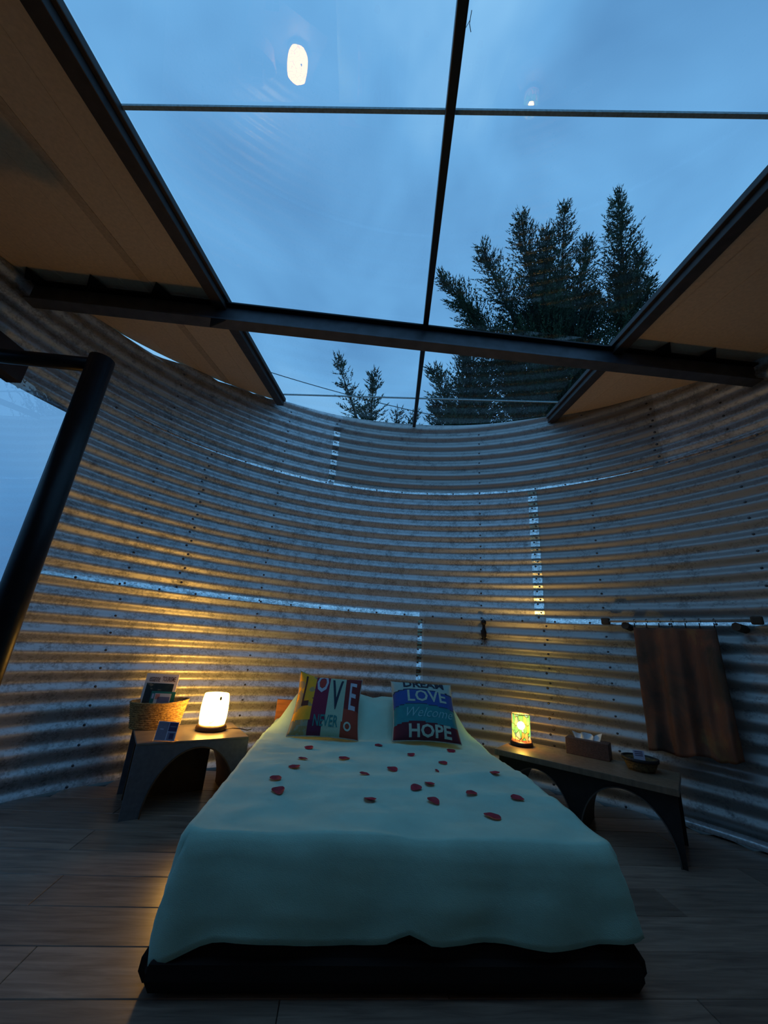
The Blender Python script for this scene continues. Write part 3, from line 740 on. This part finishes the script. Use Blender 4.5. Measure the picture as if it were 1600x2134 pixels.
# right mosaic lamp
LR = (1.097, 3.10, .36)
lamp2 = thing('table_lamp', 'small cylinder lamp of coloured mosaic glass on the right bench table', 'lamp', LR)
bm = bmesh.new(); lathe(bm, [(.001, 0), (.076, 0), (.078, .012), (.072, .026), (.001, .026)], 36); obj('base', bm, m_basewood, lamp2, smooth=True)
def mosaic(name, stretch, hot):
    M = MT(name); M.t.nodes.remove(M.b)
    v = M.coord(stretch); vo = M.n('ShaderNodeTexVoronoi'); vo.inputs['Scale'].default_value = 40; vo.inputs['Randomness'].default_value = .7; M.l(v, vo.inputs['Vector'])
    ve = M.n('ShaderNodeTexVoronoi', feature='DISTANCE_TO_EDGE'); ve.inputs['Scale'].default_value = 40; ve.inputs['Randomness'].default_value = .7; M.l(v, ve.inputs['Vector'])
    sp_ = M.n('ShaderNodeSeparateColor'); M.l(vo.outputs['Color'], sp_.inputs[0])
    c = M.ramp(sp_.outputs[0], [(0, (.10, .65, .10, 1)), (.25, (.25, .9, .12, 1)), (.45, (.05, .45, .55, 1)), (.62, (.95, .85, .12, 1)), (.8, (1.0, .42, .03, 1)), (1, (.35, .85, .5, 1))]) if hot else M.ramp(sp_.outputs[0], [(0, (1, .10, .04, 1)), (1, (1, .35, .06, 1))])
    ln = M.ramp(ve.outputs['Distance'], [(.02, (.03, .03, .02, 1)), (.07, (1, 1, 1, 1))])
    mx = M.n('ShaderNodeMix', data_type='RGBA', blend_type='MULTIPLY'); mx.inputs[0].default_value = 1; M.l(c, mx.inputs[6]); M.l(ln, mx.inputs[7])
    e_ = M.n('ShaderNodeEmission'); M.l(mx.outputs[2], e_.inputs[0]); e_.inputs[1].default_value = .95
    tr = M.n('ShaderNodeBsdfTransparent'); mw = M.n('ShaderNodeMix', data_type='RGBA'); mw.inputs[0].default_value = .6; M.l(mx.outputs[2], mw.inputs[6]); mw.inputs[7].default_value = (.9, .8, .6, 1); M.l(mw.outputs[2], tr.inputs[0])
    tl = M.n('ShaderNodeBsdfTranslucent'); M.l(mx.outputs[2], tl.inputs[0])
    m1 = M.n('ShaderNodeMixShader'); m1.inputs[0].default_value = .06; M.l(tr.outputs[0], m1.inputs[1]); M.l(tl.outputs[0], m1.inputs[2])
    mz = M.n('ShaderNodeMixShader'); mz.inputs[0].default_value = .72; dk = M.n('ShaderNodeBsdfDiffuse'); dk.inputs[0].default_value = (.05, .05, .04, 1); M.l(m1.outputs[0], mz.inputs[1]); M.l(dk.outputs[0], mz.inputs[2])
    ad = M.n('ShaderNodeAddShader'); M.l(mz.outputs[0], ad.inputs[0]); M.l(e_.outputs[0], ad.inputs[1]); M.l(ad.outputs[0], M.o.inputs['Surface']); return M.m
m_mos = mosaic('mosaic_glass', (1, 1, .5), True); m_mosr = mosaic('red_mosaic_band', (1, 1, .6), False)
bm = bmesh.new(); lathe(bm, [(.062, .042), (.062, .20)], 36); obj('lamp_shade', bm, m_mos, lamp2, smooth=True)
bm = bmesh.new(); lathe(bm, [(.066, .027), (.065, .042)], 36); obj('red_band', bm, m_mosr, lamp2, smooth=True)
bm = bmesh.new(); tube(bm, [(.062 * cos(2 * pi * k / 36), .062 * sin(2 * pi * k / 36), .201) for k in range(37)], .002, 6, False); obj('top_rim', bm, m_brownp, lamp2)
bm = bmesh.new(); bmesh.ops.create_uvsphere(bm, u_segments=16, v_segments=10, radius=.026, matrix=Matrix.Translation((0, 0, .125))); obj('bulb', bm, emis('warm_bulb', (1, .56, .14, 1), LAMP_R * 22).m, lamp2, smooth=True)

# ------------------------------------------------------------------ things on the left table
BK = (-1.395, 2.86, .3615); BR = .58
bas = thing('storage_basket', 'oval straw basket holding magazines on the left grey table', 'basket', BK, BR)
prof_ = []; zz = .004
for k in range(13):
    t = k / 12; r = .140 + .028 * t ** 1.2; prof_ += [(r, .004 + .145 * t - .004), (r + .006, .004 + .145 * t + .002), (r, .004 + .145 * t + .008)]
bm = bmesh.new(); lathe(bm, [(.001, .002)] + prof_ + [(.166, .155), (.130, .012), (.001, .012)], 48, 1.02, .62)
for vv in bm.verts: vv.co.z += .012 * max(0, vv.co.x) / .16 * (vv.co.z / .15) + .002 * noise.noise(vv.co * 60)
obj('woven_body', bm, m_wicker, bas, smooth=True)
def card_obj(name, w, h, t, M, mat, parent):
    bm = bmesh.new(); box(bm, -w / 2, w / 2, 0, t, 0, h, 0, M); return obj(name, bm, mat, parent)
def leaning(x, y, z, lean, rz): return Matrix.Translation((x, y, z)) @ Matrix.Rotation(rz, 4, 'Z') @ Matrix.Rotation(-lean, 4, 'X')
def quad(name, M, x0, x1, z0, z1, mat, parent, d=-.0012):
    bm = bmesh.new(); bm.faces.new([bm.verts.new(M @ Vector(p)) for p in ((x0, d, z0), (x1, d, z0), (x1, d, z1), (x0, d, z1))]); return obj(name, bm, mat, parent)
Mz = leaning(0, 0, 0, .14, 0)
mg = thing('magazine', 'tall tourist magazine with white title strip standing in the straw basket', 'magazine', (BK[0] - .035, BK[1] - .0, BK[2] + .0135), .14)
card_obj('pages', .208, .305, .006, Mz, m_paper, mg)
quad('cover_photo', Mz, -.088, .085, .01, .245, m_darkph, mg)
V_ = lambda a, b: Mz @ Vector((a, -.0014, b))
letters('title', 'essanne', .060, V_, m_ink, mg, (-.045, .273), sx=.36, bold=.0006, sub=.2); letters('title', 'TOURISME', .043, V_, m_ink, mg, (.046, .271), sx=.42, bold=.0006, sub=.2)
Mz2 = leaning(0, 0, 0, .12, 0)
f1 = thing('brochure', 'teal brochure in front of the magazine in the straw basket', 'brochure', (BK[0] + .012, BK[1] - .022, BK[2] + .0135), .16)
card_obj('pages', .15, .200, .003, Mz2, m_teal, f1); quad('print', Mz2, -.068, -.055, .155, .185, m_cardw, f1)
f2 = thing('leaflet', 'pale leaflet with salmon spot in front of the teal brochure', 'leaflet', (BK[0] + .018, BK[1] - .036, BK[2] + .0135), .16)
card_obj('pages', .100, .190, .002, Mz2, m_paper, f2)
quad('spot', Mz2, -.045, -.018, .155, .186, m_pinkp, f2); quad('picture', Mz2, -.03, .045, .12, .170, m_lilac, f2)
cs = thing('card_stand', 'small acrylic card stand with lilac and purple card on the left table', 'card stand', (-1.17, 2.545, .36), .02)
Mc = leaning(0, 0, .003, .20, 0)
card_obj('clear_stand', .125, .105, .002, leaning(0, .002, .001, .20, 0), m_acryl, cs)
bm = bmesh.new(); box(bm, -.0625, .0625, 0, .045, 0, .002); obj('stand_foot', bm, m_acryl, cs)
Mk = leaning(0, 0, .004, .20, 0)
card_obj('card', .116, .096, .0012, Mk, m_cardw, cs)
quad('left_field', Mk, -.055, .004, .003, .093, m_lilac, cs); quad('purple_field', Mk, .008, .055, .048, .093, m_purple, cs)
quad('small_field', Mk, .010, .053, .004, .043, m_lilac, cs); quad('small_field', Mk, .022, .046, .010, .038, m_purple, cs, -.0016)
quad('text_line', Mk, .014, .05, .070, .075, m_lilac, cs, -.0016); quad('text_line', Mk, -.04, -.02, .055, .059, m_cardw, cs, -.0016)

# ------------------------------------------------------------------ things on the right bench
RY = math.atan2(-.616, .788)
tb = thing('tissue_box', 'brown rectangular tissue box between the mosaic lamp and the round bowl', 'tissue box', (1.485, 2.925, .36), RY)
bm = bmesh.new(); box(bm, -.13, .13, -.055, .055, 0, .098, .004); obj('box', bm, m_tissuebox, tb)
bm = bmesh.new(); n = 18; gd = {}
for i in range(n + 1):
    for j in range(6):
        u = -1 + 2 * i / n; t = j / 5
        gd[i, j] = bm.verts.new((u * .075 + .012 * sin(u * 7) * t + .01 * t * u, .014 * sin(u * 9 + 1) * t + .022 * (t - .5) * .6, .094 + t * (.028 + .018 * abs(u) ** .8 + .012 * sin(u * 5 + 2))))
for i in range(n):
    for j in range(5): bm.faces.new((gd[i, j], gd[i + 1, j], gd[i + 1, j + 1], gd[i, j + 1]))
o = obj('tissue', bm, m_tissue, tb); md = o.modifiers.new('t', 'SOLIDIFY'); md.thickness = .0015
bw_ = thing('bowl', 'dark round straw bowl with a small card in it on the right bench', 'bowl', (1.665, 2.665, .36), 0)
bm = bmesh.new(); lathe(bm, [(.001, .0), (.066, .0), (.078, .018), (.088, .045), (.094, .062), (.090, .064), (.083, .045), (.07, .02), (.001, .012)], 40)
o = obj('body', bm, m_bowl, bw_, smooth=True)
bm = bmesh.new(); lathe(bm, [(.089, .050), (.0975, .052), (.0985, .070), (.089, .070), (.0885, .052)], 40); obj('rim_band', bm, m_bowlin, bw_, smooth=True)
bm = bmesh.new(); lathe(bm, [(.069, .0215), (.001, .0135)], 40); bm2 = None; obj('lining', bm, m_bowlin, bw_, smooth=True)
sc = thing('card', 'small white card with purple print standing in the round bowl', 'card', (1.67, 2.672, .374), -.25)
Ms = leaning(0, 0, 0, .22, 0); card_obj('paper', .062, .088, .0012, Ms, m_cardw, sc)
for z0 in (.078, .068, .058): quad('text_line', Ms, -.022, .022, z0, z0 + .004, m_purple, sc)

# ------------------------------------------------------------------ curtain and rail on the right
RC = RAD - .085; rod_z = 1.268
rod = thing('curtain_rod', 'thin metal curtain rod with dark end blocks on the right wall', 'curtain rod')
pA, pB = pol(40.9, RC, 1.262), pol(61.2, RC, 1.270)
bm = bmesh.new(); tube(bm, [pA, pB], .0095, 10); obj('rod', bm, m_rod, rod, smooth=True)
for p, q in ((pA, pB), (pB, pA)):
    d = (q - p).normalized(); bm = bmesh.new(); bar(bm, p - d * .03, p + d * .028, .042, .05, .010); obj('end_block', bm, m_blk, rod)
for a in (43.9, 58.8):
    bm = bmesh.new(); p1 = pol(a, RAD - .10, 1.232); p2 = pol(a + .35, RAD - .005, 1.222); tube(bm, [p1, p2], .027, 8); obj('wall_block', bm, m_blk, rod)
dr = (pB - pA).normalized(); nr = Vector((dr.y, -dr.x, 0)); nr = -nr if nr.y > 0 else nr
ct = thing('curtain', 'short mottled brown and orange curtain hanging from the thin rod', 'curtain')
cw0 = (pol(45.6, RC, 0) - pA).dot(dr); cw1 = (pol(56.7, RC, 0) - pA).dot(dr)
bm = bmesh.new(); nU, nV = 72, 40; gd = {}
for i in range(nU + 1):
    for j in range(nV + 1):
        u, v = i / nU, j / nV
        w0 = cw0 - .0 * v; w1 = cw1 + .015 * v
        s_ = w0 + (w1 - w0) * u + .006 * sin(u * 30) * v
        dep = (.020 * sin(u * 15 + .9 * sin(u * 5) + .6) + .007 * sin(u * 33 + 2 + v)) * (.45 + .9 * v) + .035 * v * noise.noise(Vector((u * 3.5, v * 3, 9)))
        p = pA.copy(); p += dr * s_ + nr * (dep + .012 * v)
        zb = .415 + .035 * u + .012 * sin(u * 14)
        p.z = 1.222 - .006 * abs(sin(u * pi * 6)) + (zb - 1.222) * v
        gd[i, j] = bm.verts.new(p)
for i in range(nU):
    for j in range(nV): bm.faces.new((gd[i, j], gd[i + 1, j], gd[i + 1, j + 1], gd[i, j + 1]))
o = obj('cloth', bm, m_curt, ct, smooth=True); md = o.modifiers.new('t', 'SOLIDIFY'); md.thickness = .002
for k in range(7):
    s_ = cw0 + (cw1 - cw0) * (.015 + k / 6 * .97); p = pA + dr * s_
    bm = bmesh.new(); tube(bm, [p + Vector((0, 0, -.002 * 0)) + Vector((0, 0, .014 * sin(t_))) + nr * (.014 * cos(t_)) + dr * .002 * t_ for t_ in [2 * pi * q / 12 for q in range(13)]], .0018, 5)
    tube(bm, [p + Vector((0, 0, -.014)), p + Vector((0, 0, -.048))], .0035, 6); obj('curtain_ring', bm, m_orn, ct)

# little iron ornament above the bed
orn = thing('wall_ornament', 'small dark iron ornament hanging on the metal wall above the right cushion', 'ornament', tuple(pol(18.5, RAD - .035, 1.20)))
bm = bmesh.new(); lathe(bm, [(.001, -.002), (.016, .0), (.023, .014), (.022, .034), (.012, .044), (.001, .047)], 14); obj('head', bm, m_orn, orn, smooth=True)
bm = bmesh.new(); lathe(bm, [(.001, -.13), (.012, -.12), (.022, -.10), (.026, -.065), (.017, -.04), (.012, -.02), (.014, .0)], 14, 1, .6); obj('body', bm, m_orn, orn, smooth=True)
bm = bmesh.new()
for k in range(9):
    a = -1.1 + 2.2 * k / 8; tube(bm, [(0, 0, -.115), (.035 * sin(a), -.006, -.115 - .03 * cos(a) + .01), (.055 * sin(a) , -.004, -.13 - .05 * cos(a) + .035 * abs(sin(a)))], [.004, .003, .001], 5)
obj('tassel', bm, m_orn, orn)
bm = bmesh.new(); tube(bm, [(0, .03, .06), (0, .01, .056), (0, 0, .045)], .002, 5); obj('hook', bm, m_orn, orn)

# twigs lying on the glass roof
for (x, y, sc_, rz, lb) in ((1.02, .56, .05, .3, 'forked dry twig lying on the glass roof at top right'), (.155, .60, .045, 1.4, 'thin dry twig lying on the glass beside the centre bar')):
    bm = bmesh.new(); tube(bm, [(0, 0, 0), (sc_ * .6, sc_ * .12, .002), (sc_, 0, .003)], .0012, 5); tube(bm, [(sc_ * .45, sc_ * .1, .001), (sc_ * .95, sc_ * .5, .004)], .0009, 5)
    o = obj('twig', bm, m_twig, None, loc=(x, y, roofz(y, .0145))); o.rotation_euler = (math.atan(SL), 0, rz); tag(o, lb, 'twig')

# ------------------------------------------------------------------ outside: conifers and a cable
def conifer(name, label, trunk, plumes, dens=1.0, leafs=.095):
    root = thing(name, label, 'tree', (trunk[0][0], trunk[0][1], -.1), 0, 'conifers behind the room')
    dens *= 1.35
    O = Vector((trunk[0][0], trunk[0][1], -.1))
    bm = bmesh.new(); tube(bm, [Vector(p) - O for p in trunk], [.22, .16, .10, .05][:len(trunk)] if len(trunk) <= 4 else .1, 8)
    obj('trunk', bm, m_trunk, root, smooth=True)
    V = []; F = []; bmw = bmesh.new(); rnd = random.Random(hash(label) % 1 + len(plumes) * 13 + int(trunk[0][0] * 10))
    def leaf(p, d, L, w):
        s_ = d.cross(Vector((rnd.uniform(-1, 1), rnd.uniform(-1, 1), rnd.uniform(-1, 1)))); s_ = s_.normalized() * w if s_.length > 1e-3 else Vector((w, 0, 0))
        k = len(V); V.extend([p, p + d * L * .45 + s_, p + d * L, p + d * L * .45 - s_]); F.append((k, k + 1, k + 2, k + 3))
    for (b, t, rad, n) in plumes:
        b, t = Vector(b) - O, Vector(t) - O; ax = t - b; L = ax.length; ax.normalize()
        tube(bmw, [b, b.lerp(t, .5) + Vector((rnd.uniform(-.1, .1), 0, 0)), t], [.05, .03, .008], 5)
        s0 = ax.cross(Vector((0, 1, .1))).normalized(); s1 = ax.cross(s0)
        for q in range(int(n * dens)):
            h = rnd.random() ** .85; a = rnd.uniform(0, 2 * pi); side = s0 * cos(a) + s1 * sin(a)
            bl = rad * (1 - h) ** .8 * rnd.uniform(.55, 1.25) + .22
            up = .35 + .75 * h + rnd.uniform(-.25, .3)
            p = b + ax * (h * L); d = (side + ax * up).normalized()
            m = max(3, int(bl / .10)); st = bl / m
            for k in range(m):
                d = (d + Vector((0, 0, .05)) + Vector((rnd.uniform(-.12, .12),) * 3)).normalized(); p2 = p + d * st
                for _ in range(5):
                    dd = (d + Vector((rnd.uniform(-.8, .8), rnd.uniform(-.8, .8), rnd.uniform(-.5, .5)))).normalized()
                    leaf(p.lerp(p2, rnd.random()), dd, leafs * rnd.uniform(.6, 1.5) * (1 - .4 * k / m), .014)
                p = p2
            leaf(p, d, leafs * 1.4, .012)
    obj('branches', bmw, m_trunk, root)
    me = obj('foliage', (V, [], F), m_leaf, root, props={'kind': 'stuff'})
    return root
def T(x, y9, z, y=8.0, dy=0):      # directions measured at y = 9 m, placed at depth y
    k = (y + dy) / 9.0; return (x * k, y + dy, CAM_H + (z - CAM_H) * k)
C0 = T(4.5, 0, 7.2)
conifer('conifer_tree', 'broad dark conifer with several pointed tops beyond the glass roof', [(4.1, 8.2, -.1), (4.1, 8.1, 4), (4.2, 8.0, 8), T(4.6, 0, 12)],
    [(T(4.3, 0, 9.0), T(3.9, 0, 15.0), 1.1, 150), (T(4.6, 0, 9.5, dy=.3), T(5.45, 0, 15.6), 1.0, 150), (T(4.2, 0, 9), T(4.7, 0, 14.2, dy=-.3), 1.3, 190), (T(3.9, 0, 9.4), T(2.55, 0, 13.4), .9, 130),
     (T(3.9, 0, 8.2), T(1.3, 0, 11.9), .95, 170), (T(4.9, 0, 9), T(6.05, 0, 13.9), 1.0, 150), (T(4.3, 0, 7), T(2.2, 0, 10.6), 1.0, 150), (T(4.6, 0, 7.0), T(4.4, 0, 11.5, dy=-.2), 1.7, 330),
     (T(4.9, 0, 7.2), T(6.0, 0, 11.6), 1.4, 240), (T(4.4, 0, 4.5), T(4.2, 0, 8.6), 1.7, 330), (T(3.6, 0, 5.5), T(3.2, 0, 9.2), 1.2, 220), (T(5.0, 0, 5), T(5.4, 0, 9.4), 1.5, 250)], 1.25)
conifer('conifer_tree', 'narrow conifer spire right of the broad dark conifer', [(6.4, 8.6, -.1), (6.4, 8.5, 4), (6.45, 8.4, 9), T(7.0, 0, 12)],
    [(T(6.9, 0, 10), T(7.38, 0, 16.4), .95, 230), (T(6.9, 0, 9.0), T(7.75, 0, 13.6), .7, 120), (T(6.6, 0, 8), T(7.0, 0, 12.6), 1.3, 260), (T(6.8, 0, 8.2), T(7.9, 0, 12.5), .7, 120), (T(6.4, 0, 5), T(6.6, 0, 9.5), 1.6, 280)], 1.15)
conifer('conifer_tree', 'bushy lower conifer left of the broad one, just above the metal rim', [(1.9, 8.4, -.1), (1.9, 8.4, 3), T(2.0, 0, 7)],
    [(T(2.1, 0, 6), T(2.1, 0, 9.3), .8, 190), (T(2.0, 0, 6), T(1.15, 0, 8.4), .55, 110), (T(1.9, 0, 5.2), T(1.2, 0, 7.1), .6, 110), (T(2.3, 0, 4.5), T(2.6, 0, 8.6), 1.0, 220), (T(2.2, 0, 3.5), T(1.9, 0, 7.2), .9, 170)], 1.2)
conifer('conifer_tree', 'small sparse leaning conifer left of the centre bar', [(-.2, 9, -.1), (-.3, 9, 3), (-.55, 9, 6.0)],
    [(T(-.5, 0, 5.6, 9), T(-1.62, 0, 8.5, 9), .42, 80), (T(-.45, 0, 5.5, 9), T(-.55, 0, 8.05, 9), .38, 80), (T(-.5, 0, 4.8, 9), T(-.75, 0, 7.0, 9), .7, 100), (T(-.2, 0, 4.6, 9), T(.2, 0, 6.9, 9), .3, 60)], 1.0)
conifer('conifer_tree', 'very small conifer tip beside the foot of the centre bar', [(.9, 10, -.1), (.75, 10, 3), T(.55, 0, 6.2, 10)],
    [(T(.6, 0, 5, 10), T(.62, 0, 6.95, 10), .28, 60), (T(.6, 0, 4.4, 10), T(.45, 0, 6.6, 10), .3, 50)], 1.0)
bm = bmesh.new(); a, b = Vector(T(-4.2, 0, 8.15, 11)), Vector(T(1.6, 0, 6.85, 11)); tube(bm, [a.lerp(b, t / 10) + Vector((0, 0, -.5 * (t / 10) * (1 - t / 10))) for t in range(-6, 18)], .014, 5)
tag(obj('overhead_cable', bm, m_wire, None), 'thin overhead cable crossing the sky behind the wall top', 'cable')
